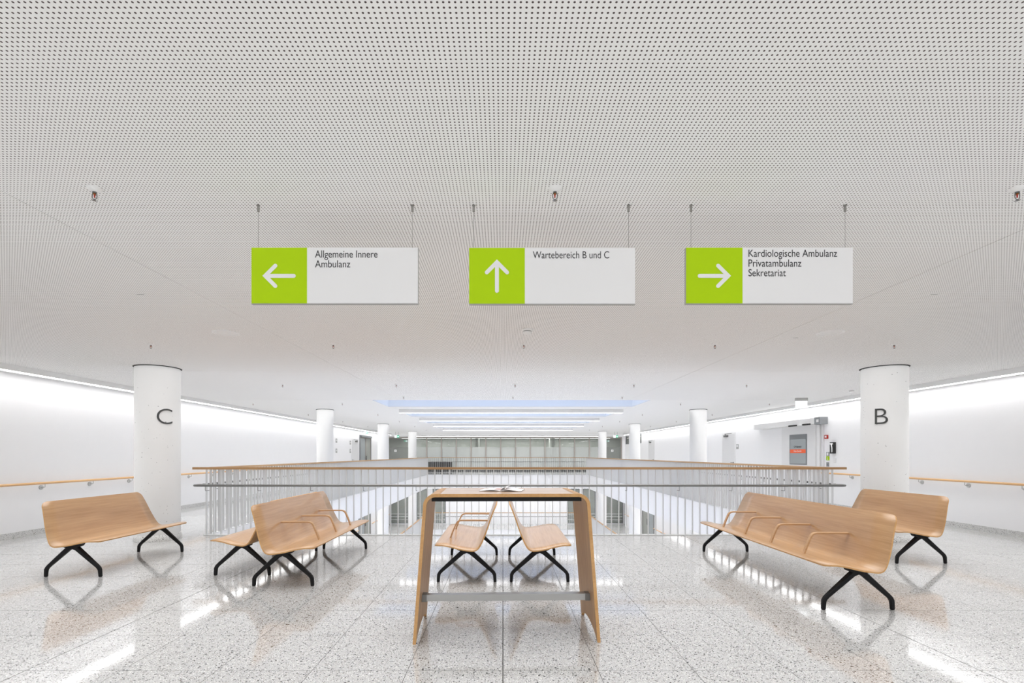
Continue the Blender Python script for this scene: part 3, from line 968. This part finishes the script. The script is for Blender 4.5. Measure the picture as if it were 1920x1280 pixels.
# exit signs
def exit_sign(x, y, z, w_, label, flip=False, ceil=True):
    t = thing('exit_sign', label, 'exit sign', (x, y, z))
    hh = w_ * .5
    q = MB(); q.box(-w_ / 2, w_ / 2, -.02, .02, 0, hh); part('housing', q, M['white'], t)
    s = -1 if flip else 1
    q = MB(); a, c = sorted((s * w_ * .02, s * w_ * .48)); q.box(a, c, -.023, -.02, .01, hh - .01)
    gp = part('green_panel', q, M['exitgreen'], t)
    m_ = (a + c) / 2; q = MB(); k = hh * .16
    q.box(m_ - k * 1.8, m_ + k * .6, -.025, -.023, hh / 2 - k * .6, hh / 2 + k * .6)
    q.prism([(m_ + k * .3, hh / 2 - k * 1.7), (m_ + k * 2.0, hh / 2), (m_ + k * .3, hh / 2 + k * 1.7)], -.025, -.023)
    part('arrow', q, M['exitwhite'], gp)
    a, c = sorted((-s * w_ * .02, -s * w_ * .48))
    q = MB(); q.box(a, c, -.023, -.02, .01, hh - .01); part('white_panel', q, M['exitwhite'], t)
    if ceil:
        q = MB(); q.box(-.1, -.09, -.004, .004, hh, CZ - z); q.box(.09, .1, -.004, .004, hh, CZ - z); part('hanger', q, M['steel'], t)
exit_sign(-6.62, 31, 2.38, .30, 'green and white exit sign hanging before the far left door')
exit_sign(7.05, 31, 2.38, .30, 'green and white exit sign hanging before the far right door')
exit_sign(-7.72, 27.9, 2.5, .24, 'pale exit sign hanging in front of the grey double door')
exit_sign(-8.0, 40.8, 2.36, .30, 'exit sign seen through the far left glass', True)
exit_sign(8.6, 40.8, 2.36, .30, 'exit sign seen through the far right glass', True)
for x, lb in ((-8.45, 'small white notice on the far left glass door'), (8.6, 'small white notice on the far right glass door')):
    t = thing('notice', lb, 'notice', (x, YF - .003, 1.62))
    q = MB(); q.box(-.09, .09, -.004, .0, -.09, .09); part('sheet', q, M['white'], t)
    q = MB(); q.box(-.04, .04, -.006, -.004, -.03, .03); part('printed_mark', q, M['signedge'], t)
# low dark unit by the glass partition, left
t = thing('low_cabinet', 'low dark cabinet against the left part of the far glass partition', 'cabinet', (-4.95, 38.55, 0))
q = MB(); q.box(-1.0, 1.0, -.2, .2, .04, .78); part('body', q, M['doorglassdark'], t)
for k in range(4):
    q = MB(); q.box(-1.0 + .5 * k + .01, -1.0 + .5 * k + .49, -.215, -.2, .06, .76); part('door', q, M['dark'], t)

# ================================================================== railings round the void
def bal_mesh(tx, ty, h): 
    q = MB(); q.box(-tx / 2, tx / 2, -ty / 2, ty / 2, 0, h); return q.mesh('baluster', M['baluster'])
BX = bal_mesh(.011, .042, 1.09); BY = bal_mesh(.042, .010, 1.09)
def railing(label, axis, p, a, c, za, inward, ends=(0, 0), steel=True, seg=None):
    """axis 'X': runs along X at y=p from a to c; inward = side of the void"""
    if axis == 'X': t = thing('railing', label, 'railing', ((a + c) / 2, p, za))
    else: t = thing('railing', label, 'railing', (p, (a + c) / 2, za))
    L = c - a
    n = int(round(L / .1238))
    for k in range(n + 1):
        u = -L / 2 + L * k / n
        obj('baluster', BX if axis == 'X' else BY, t, (u, 0, .012) if axis == 'X' else (0, u, .012))
    def bx(q, u0, u1, v0, v1, z0, z1):
        if axis == 'X': q.box(u0, u1, v0, v1, z0, z1)
        else: q.box(v0, v1, u0, u1, z0, z1)
    q = MB(); bx(q, -L / 2 - ends[0], L / 2 + ends[1], -.035, .035, 1.102, 1.14)
    part('top_rail', q, M['railwood'] if axis == 'X' else M['railwoodY'], t, 'oak top rail')
    q = MB(); bx(q, -L / 2 - .04, L / 2 + .04, -.035, .035, 0, .014)
    part('bottom_plate', q, M['baluster'], t)
    return t
RY = 8.33; RXL, RXR = -4.975, 5.53; RYF = 33.0
def steel_rail(t, axis, L, off, zr=.84, sp=1.0, first=.3, extra=None):
    q = MB()
    if extra: q.tube(extra, .020, 12)
    else:
        q.tube([(u, off, zr) for u in (-L / 2, L / 2)] if axis == 'X' else [(off, u, zr) for u in (-L / 2, L / 2)], .020, 12)
    hr = part('handrail', q, M['steel'], t, 'brushed steel handrail')
    n = int(L / sp); q = None
    s = 1 if off < 0 else -1
    for k in range(n + 1):
        u = -L / 2 + first + k * sp
        if u > L / 2 - .05: break
        q = MB()
        pts = [(u, off, zr - .018), (u, off, zr - .075), (u, off + s * .012, zr - .088), (u, -s * .03, zr - .088)]
        if axis == 'Y': pts = [(p_[1], p_[0], p_[2]) for p_ in pts]
        q.tube(pts, .004, 6)
        part('bracket', q, M['steel'], hr)
f_ = railing('front railing of the atrium behind the benches, thin white bars under an oak rail', 'X', RY, RXL, RXR, 0, 1, (.22, .22))
L = RXR - RXL; o_ = -.14; zr = .84
pth = [(-L / 2 - .02, .05, zr), (-L / 2 - .13, .0, zr), (-L / 2 - .155, -.06, zr), (-L / 2 - .13, o_ + .02, zr), (-L / 2 - .07, o_, zr), (0, o_, zr), (L / 2 + .07, o_, zr), (L / 2 + .13, o_ + .02, zr), (L / 2 + .155, -.06, zr), (L / 2 + .13, 0, zr), (L / 2 + .02, .05, zr)]
steel_rail(f_, 'X', L, o_, first=.06, sp=.87, extra=pth)
l_ = railing('long railing along the left side of the atrium', 'Y', RXL, RY + .12, RYF - .1, 0, 1)
steel_rail(l_, 'Y', RYF - .22 - RY, -.13, sp=1.0)
r_ = railing('long railing along the right side of the atrium', 'Y', RXR, RY + .12, RYF - .1, 0, -1)
steel_rail(r_, 'Y', RYF - .22 - RY, .13, sp=1.0)
b_ = railing('far railing at the opposite end of the atrium', 'X', RYF, RXL, RXR, 0, -1)
steel_rail(b_, 'X', L, .13)
l2 = railing('left railing of the storey below', 'Y', RXL, 18.0, RYF - .1, LZ, 1)
r2 = railing('right railing of the storey below', 'Y', RXR, 18.0, RYF - .1, LZ, -1)
b2 = railing('far railing of the storey below', 'X', RYF, RXL, RXR, LZ, -1)
steel_rail(b2, 'X', L, .13, sp=1.5)

# wooden wall handrails
def wall_rail(label, side, y0, y1, first, z=.865, zb=0):
    x = (WR if side > 0 else WL); s = -side
    t = thing('wall_handrail', label, 'handrail', (x, (y0 + y1) / 2, zb))
    L = y1 - y0; off = s * .075
    q = MB(); q.tube([(off, u, z) for u in (-L / 2, L / 2)], .021, 14)
    part('rail', q, M['handwood'], t)
    mid = (y0 + y1) / 2
    y = first
    q = MB()
    q.cyl((0, 0, z - .075), (s * .012, 0, z - .075), .040, n=20)
    q.tube([(s * .012, 0, z - .075), (off - s * .012, 0, z - .075), (off, 0, z - .065), (off, 0, z - .018)], .006, 8)
    me = q.mesh('bracket', M['alu'])
    while y < y1 - .05:
        if y > y0: obj('bracket', me, t, (0, y - mid, 0))
        y += 1.0
wall_rail('wooden handrail along the left wall behind column C', -1, -3, 25.5, 8.51 - 11)
wall_rail('wooden handrail on the right wall, from the sliding door past the B column', 1, -3, 13.1, 9.04 - 12)
wall_rail('wooden handrail on the left wall of the storey below', -1, 21, 27.0, 21.5, zb=LZ)
wall_rail('short wooden handrail by the lower left corner', -1, 29.8, 34.3, 30.2, zb=LZ)
wall_rail('wooden handrail on the right wall of the storey below', 1, 19, 27.7, 19.5, zb=LZ)
wall_rail('short wooden handrail by the lower right corner', 1, 30.2, 34.3, 30.6, zb=LZ)

# ================================================================== benches
PROF = [(.332, .389), (.318, .3935), (.290, .397), (.245, .397), (.200, .391), (.160, .384), (.118, .3745), (.076, .365), (.030, .357), (-.008, .3525),
        (-.045, .349), (-.076, .3475), (-.100, .352), (-.122, .363), (-.142, .383), (-.161, .414), (-.178, .449), (-.195, .489), (-.212, .531),
        (-.228, .575), (-.245, .625), (-.262, .675), (-.279, .722), (-.296, .764), (-.308, .790), (-.318, .812), (-.325, .828)]
def shell_mesh(Ln):
    P = [Vector((u, 0, z)) for u, z in PROF]
    # densify and arc length
    n = len(P); TH = .0125
    nr = []
    for i in range(n):
        t = (P[min(i + 1, n - 1)] - P[max(i - 1, 0)]).normalized()
        nr.append(Vector((t.z, 0, -t.x)))
    for i in range(n):
        if nr[i].z < 0 and i < 8: nr[i] = -nr[i]
    if nr[0].z < 0: nr = [-v for v in nr]
    # orient: upper surface is towards +Z on the seat and +X on the back
    nr = [v if (v.z > 0 or v.x > 0) else -v for v in nr]
    s = [0]
    for i in range(1, n): s.append(s[-1] + (P[i] - P[i - 1]).length)
    tot = s[-1]
    rows_s = []
    R0, R1 = .055, .065
    ks = [0, .003, .008, .016, .028, .042, R0]
    samp = sorted(set([round(v, 5) for v in ks] + [round(tot - v, 5) for v in (0, .003, .009, .02, .034, .05, R1)] + [round(v, 5) for v in s if R0 < v < tot - R1]))
    def at(d):
        for i in range(1, n):
            if d <= s[i] + 1e-6:
                k = (d - s[i - 1]) / (s[i] - s[i - 1]); return P[i - 1].lerp(P[i], k), nr[i - 1].lerp(nr[i], k).normalized()
        return P[-1], nr[-1]
    q = MB(); vs = []; NT = 10
    for d in samp:
        p, nn = at(min(d, tot))
        ins = 0
        if d < R0: ins = R0 - math.sqrt(max(0, R0 ** 2 - (R0 - d) ** 2))
        if d > tot - R1: ins = R1 - math.sqrt(max(0, R1 ** 2 - (R1 - (tot - d)) ** 2))
        f_ = d / tot
        over = .085 + .06 * min(1, max(0, f_ / .40)) if f_ < .47 else .145 - .105 * ((f_ - .47) / .53) ** 1.1
        hl = Ln / 2 + over - ins
        for k in range(NT + 1):
            y = -hl + 2 * hl * k / NT
            vs.append((p.x, y, p.z)); 
            pp = p + nn * TH; vs.append((pp.x, y, pp.z))
    m = len(samp); W = (NT + 1) * 2
    top = []; bot = []; edge = []
    for i in range(m - 1):
        for k in range(NT):
            a = i * W + k * 2
            bot.append((a, a + 2, a + W + 2, a + W)); top.append((a + 1, a + W + 1, a + W + 3, a + 3))
    for i in range(m - 1):
        a = i * W; edge.append((a, a + W, a + W + 1, a + 1))
        a = i * W + NT * 2; edge.append((a, a + 1, a + W + 1, a + W))
    for k in range(NT):
        a = k * 2; edge.append((a, a + 1, a + 3, a + 2))
        a = (m - 1) * W + k * 2; edge.append((a, a + 2, a + 3, a + 1))
    q.add(vs, top + bot + edge)
    q.mi = [0] * (len(top) + len(bot)) + [1] * len(edge)
    q.sm = [True] * (len(top) + len(bot)) + [False] * len(edge)
    return q.mesh('seat_shell', [M['oak'], M['oakedge']])
shells = {}
def leg_mesh(s):
    q = MB()
    q.sweep([(-s * .03, 0, .338), (s * .045, 0, .318), (s * .17, 0, .207), (s * .268, 0, .120), (s * .286, 0, .100), (s * .297, 0, .078), (s * .300, 0, .045), (s * .302, 0, .006)],
            [.014, .0245, .021, .0175, .0175, .0175, .0165, .0155], [.024, .024, .021, .018, .018, .017, .016, .0155], (0, 1, 0), .35)
    return q.mesh('leg', M['black'])
LEG = {1: leg_mesh(1), -1: leg_mesh(-1)}
q = MB(); q.prism([(-.10, .338), (-.07, .326), (.05, .326), (.10, .345), (.115, .372), (.04, .357), (-.04, .347), (-.10, .350)], -.026, .026)
BRK = q.mesh('leg_bracket', M['black'])
q = MB(); q.cyl((0, 0, 0), (0, 0, .006), .015, n=12); PAD = q.mesh('foot_pad', M['dark'])
q = MB()
arm = [(-.212, 0, .600), (-.10, 0, .6015), (.02, 0, .602), (.085, 0, .602), (.108, 0, .599), (.128, 0, .590), (.143, 0, .574), (.153, 0, .554), (.185, 0, .480), (.214, 0, .402)]
q.sweep(arm, [.0082] * len(arm), [.018] * len(arm), (0, 1, 0), .3)
ARM = q.mesh('armrest', M['oakarm'])
def bench(x, yc, leg_sp, facing, arms, label):
    Ln = leg_sp
    t = thing('bench', label, 'bench', (x, yc, 0), 0 if facing > 0 else PI, 'oak plywood benches')
    if Ln not in shells: shells[Ln] = shell_mesh(Ln)
    obj('seat_shell', shells[Ln], t)
    for sy in (-1, 1):
        y = sy * leg_sp / 2
        obj('leg_bracket', BRK, t, (0, y, 0))
        for s in (-1, 1):
            lg = obj('leg', LEG[s], t, (0, y, 0))
            obj('foot_pad', PAD, lg, (s * .302, 0, 0))
    for a in arms:
        obj('armrest', ARM, t, (0, a if facing > 0 else -a, 0))
bench(-4.765, 6.20, 1.40, 1, [], 'oak bench without armrests at the far left, before column C')
bench(-2.267, 6.117, 2.00, 1, [-.57, 0, .57], 'oak bench with three armrests left of the table')
bench(-2.925, 6.27, 1.40, -1, [], 'oak bench back to back behind the three-armrest bench, mostly hidden')
bench(-.386, 5.98, 1.40, -1, [-.30, .34], 'oak bench with two armrests seen end-on under the table, left one')
bench(.390, 5.98, 1.40, 1, [], 'oak bench without armrests seen end-on under the table, right one')
bench(3.105, 5.63, 2.58, -1, [.88, .30, -.27, -.86], 'long oak bench with four armrests on the right')
bench(5.20, 6.87, 1.40, -1, [], 'oak bench without armrests before the B column, behind the long bench')

# ================================================================== high table
tb = thing('high_table', 'oak bar-height table with slanted panel legs and aluminium footrest', 'table', (.021, 3.87, 0), math.radians(1.7))
D0, D1 = -.31, .31
TT = 1.0745; th = .0235
def leg_outline(s):
    # outer curve from seam to foot, then inner curve back
    sx = .482; cx = .60 - .085
    outr = [(sx, TT)]
    r = .088
    tilt = math.atan2(.073, .97)
    a1 = PI / 2; a0 = -tilt * 0 + tilt * -1
    c = (.602 - r, TT - r)
    N = 10
    for k in range(N + 1):
        a = PI / 2 + (-tilt - 0 - PI / 2) * k / N * -1 * -1
        outr.append((c[0] + r * math.cos(a), c[1] + r * math.sin(a)))
    inn = [(sx, TT - th)]
    for k in range(N + 1):
        a = PI / 2 + (-tilt - PI / 2) * k / N
        inn.append((c[0] + (r - th) * math.cos(a), c[1] + (r - th) * math.sin(a)))
    return outr, inn, tilt
for s in (-1, 1):
    outr, inn, tilt = leg_outline(s)
    # straight panel down to the floor with an arched lower edge between the two feet
    ex, ez = outr[-1]; ix, iz = inn[-1]
    q = MB(); NY = 16
    ys = [D0 + (D1 - D0) * k / NY for k in range(NY + 1)]
    vs = []; n = len(outr)
    for y in ys:
        u = (y - D0) / (D1 - D0)
        # foot lift: feet at both ends, arch between
        lift = 0.0 if (u < .03 or u > .97) else .085 * (math.sin(PI * (u - .03) / .94)) ** .55
        def dn(x, z, zt): return (x + (z - zt) * math.tan(tilt), zt)
        o2 = dn(ex, ez, lift); i2 = dn(ix, iz, lift)
        ring = outr + [o2] + [i2] + inn[::-1]
        vs += [(s * x_, y, z_) for x_, z_ in ring]
    Rn = 2 * n + 2
    for k in range(NY):
        for j in range(Rn):
            f = (k * Rn + j, k * Rn + (j + 1) % Rn, (k + 1) * Rn + (j + 1) % Rn, (k + 1) * Rn + j)
            sm = (j < n - 1) or (j > n + 1 and j < Rn - 1)
            q.f.append(f); q.mi.append(1 if j == n else 0); q.sm.append(sm)
    for kk in (0, NY):                      # front and back faces as strips of quads
        base = kk * Rn
        for j in range(n):
            q.f.append((base + j, base + j + 1, base + Rn - 2 - j, base + Rn - 1 - j)); q.mi.append(1); q.sm.append(False)
    q.v = vs
    part('leg_panel', q, [M['oakleg'], M['oakedge']], tb)
q = MB()
q.box(-.4812, .4812, D0 + .0005, D1 - .0005, TT - th, TT)
me = q.mesh('table_top', [M['oaktable'], M['oakedge']])
for p in me.polygons:
    if abs(p.normal.z) < .5: p.material_index = 1
obj('table_top', me, tb)
q = MB()
for y0 in (D0 + .045, D1 - .075): q.box(-.545, .545, y0, y0 + .03, TT - th - .034, TT - th - .001)
for x0 in (-.545, .515): q.box(x0, x0 + .03, D0 + .075, D1 - .075, TT - th - .034, TT - th - .001)
part('under_frame', q, M['black'], tb, 'black steel frame under the top')
q = MB(); fz = .286
ft = part('footrest', q.box(-.595, .595, -.155, -.095, fz - .024, fz + .024), M['footalu'], tb, 'aluminium footrest bar')
for s in (-1, 1):
    q = MB(); a, c = sorted((s * .594, s * .632)); q.box(a, c, -.159, -.091, fz - .027, fz + .027)
    part('end_cap', q, M['capalu'], ft)

# open magazine on the table
mg = thing('magazine', 'open magazine lying on the oak high table', 'magazine', (-.005, 3.90, TT + .0004), math.radians(-9))
def page_sheet(s, lift, t0, wdt, dep, thick):
    q = MB(); n = 8; vs = []
    for k in range(n + 1):
        u = k / n
        x = s * wdt * u
        z = t0 + lift * math.sin(PI * min(1, u * 1.15)) * (1 - .4 * u)
        for y in (-dep / 2, dep / 2): vs.append((x, y, z)); vs.append((x, y, z + thick))
    for k in range(n):
        a = k * 4; c = a + 4
        q.f += [(a, c, c + 2, a + 2), (a + 1, a + 3, c + 3, c + 1), (a, a + 1, c + 1, c), (a + 2, c + 2, c + 3, a + 3)]
    q.f += [(0, 2, 3, 1), (n * 4, n * 4 + 1, n * 4 + 3, n * 4 + 2)]
    q.v = vs; q.mi = [0] * len(q.f); q.sm = [False] * len(q.f)
    return q
part('cover', MB().box(-.165, .165, -.11, .11, 0, .0012), M['cover'], mg)
part('page_block', page_sheet(-1, .007, .0012, .163, .216, .004), M['paper'], mg)
part('page_block', page_sheet(1, .009, .0012, .163, .216, .0035), M['paper'], mg)
q = MB(); q.sweep([(.0, 0, .006), (.012, 0, .020), (.030, 0, .030), (.05, 0, .034)], [.0006] * 4, [.105] * 4, (0, 1, 0), .1)
part('turned_page', q, M['paper'], mg)
q = MB(); q.box(-.14, -.05, -.06, .07, .0148, .0150)
part('printed_picture', page_sheet(-1, .007, .0054, .10, .12, .0004), M['pagered'], mg)

# ================================================================== hanging signs
SY = 2.74; K = SY / 930
def px(x): return (x - 943) * K
def pz(y): return H + (851 - y) * K
def arrow_poly(kind):
    """white arrow pointing +X in a unit square, stroke width w; returns mesh pieces"""
    return None
def sign(x0, x1, y0, y1, gx, lines, tx, base, widths, ang, hooks, label):
    X0, X1, Z0, Z1 = px(x0), px(x1), pz(y1), pz(y0)
    cx = (X0 + X1) / 2
    t = thing('hanging_sign', label, 'sign', (cx, SY, Z0))
    Hh = Z1 - Z0; Wd = X1 - X0
    q = MB(); q.box(-Wd / 2, Wd / 2, 0.0, .022, 0, Hh); part('board', q, M['signedge'], t)
    q = MB(); q.box(-Wd / 2 + .001, px(gx) - cx, -.002, 0, .004, Hh - .001)
    gp = part('green_field', q, M['green'], t, 'lime green square')
    q = MB(); q.box(px(gx) - cx, Wd / 2 - .001, -.002, 0, .004, Hh - .001); part('white_field', q, M['signwhite'], t)
    # arrow: shaft and two barbs with round ends, sharp tip
    q = MB(); w_ = .0108; L = .094
    c_, s_ = math.cos(ang), math.sin(ang)
    gcx = (X0 + px(gx)) / 2 - cx; gcz = Hh / 2 - .001
    dep = [-.0034]
    def add_poly(pts):
        pts = [(gcx + a * c_ - b2_ * s_, gcz + a * s_ + b2_ * c_) for a, b2_ in pts]
        q.prism(pts, dep[0], -.002); dep[0] -= .00012
    def cap(cx_, cy_, a0, a1, r, n=8):
        return [(cx_ + r * math.cos(a0 + (a1 - a0) * i / n), cy_ + r * math.sin(a0 + (a1 - a0) * i / n)) for i in range(n + 1)]
    tip = .092; s2 = math.sqrt(2)
    # shaft
    add_poly([(tip - 2.0 * w_, -w_), (tip - 2.0 * w_, w_)] + cap(-.081, 0, PI / 2, 3 * PI / 2, w_))
    bl = .088
    for sg in (1, -1):
        # barb from the tip backwards at 45 degrees
        dx, dy = -1 / s2, sg / s2
        nx, ny = dy, -dx
        ex_, ey_ = tip + dx * bl - w_ * 1.0 * (1) * 0, sg * 0 + dy * bl
        if sg == 1:
            a_c = (tip - w_ * s2 + dx * bl * .9, dy * bl * .9)
            pts = [(tip, 0)] + cap(a_c[0], a_c[1], PI / 4, PI / 4 + PI, w_) + [(tip - 2 * w_ * s2, 0)]
            add_poly(pts)
        else:
            a_c = (tip - w_ * s2 + dx * bl * .9, dy * bl * .9)
            pts = [(tip, 0)] + cap(a_c[0], a_c[1], -PI / 4, -PI / 4 - PI, w_) + [(tip - 2 * w_ * s2, 0)]
            add_poly(pts[::-1])
    part('arrow', q, M['signwhite'], gp)
    for body, bz, wd in zip(lines, base, widths):
        me = text_mesh(body, .052, extrude=.0003, offset=0.0, mat=M['text'], width=wd * K)
        # match the cap height of the print
        zs = [v.co.z for v in me.vertices]
        k = (12.3 * K) / (max(zs)) if 'l' not in body and 'b' not in body and 'k' not in body else (13.4 * K) / max(zs)
        for v in me.vertices: v.co.z *= k
        obj('lettering', me, t, (px(tx) - cx, -.0024, pz(bz) - Z0))
    for hx in hooks:
        q = MB(); X = px(hx) - cx
        q.cyl((X, .011, CZ - Z0), (X, .011, CZ - Z0 - .036), .0068, n=14); q.cyl((X, .011, CZ - Z0), (X, .011, CZ - Z0 - .003), .0095, n=14)
        part('ceiling_holder', q, M['hook'], t)
        q = MB(); q.cyl((X, .011, CZ - Z0 - .03), (X, .011, Hh - .001), .0011, n=6)
        part('wire', q, M['hook'], t)
sign(471.5, 784, 464, 570, 576, ['Allgemeine Innere', 'Ambulanz'], 591, [483, 501.5], [117, 66], PI, (482.5, 772.5),
     'left hanging sign reading Allgemeine Innere Ambulanz with left arrow')
sign(879.5, 1191, 464.5, 570.5, 984, ['Wartebereich B und C'], 999, [484.5], [143], PI / 2, (888, 1179.5),
     'middle hanging sign reading Wartebereich B und C with upward arrow')
sign(1286, 1599, 464, 570, 1392, ['Kardiologische Ambulanz', 'Privatambulanz', 'Sekretariat'], 1403, [481.5, 500, 518], [166, 99, 70], 0, (1297, 1587),
     'right hanging sign reading Kardiologische Ambulanz, Privatambulanz, Sekretariat with right arrow')
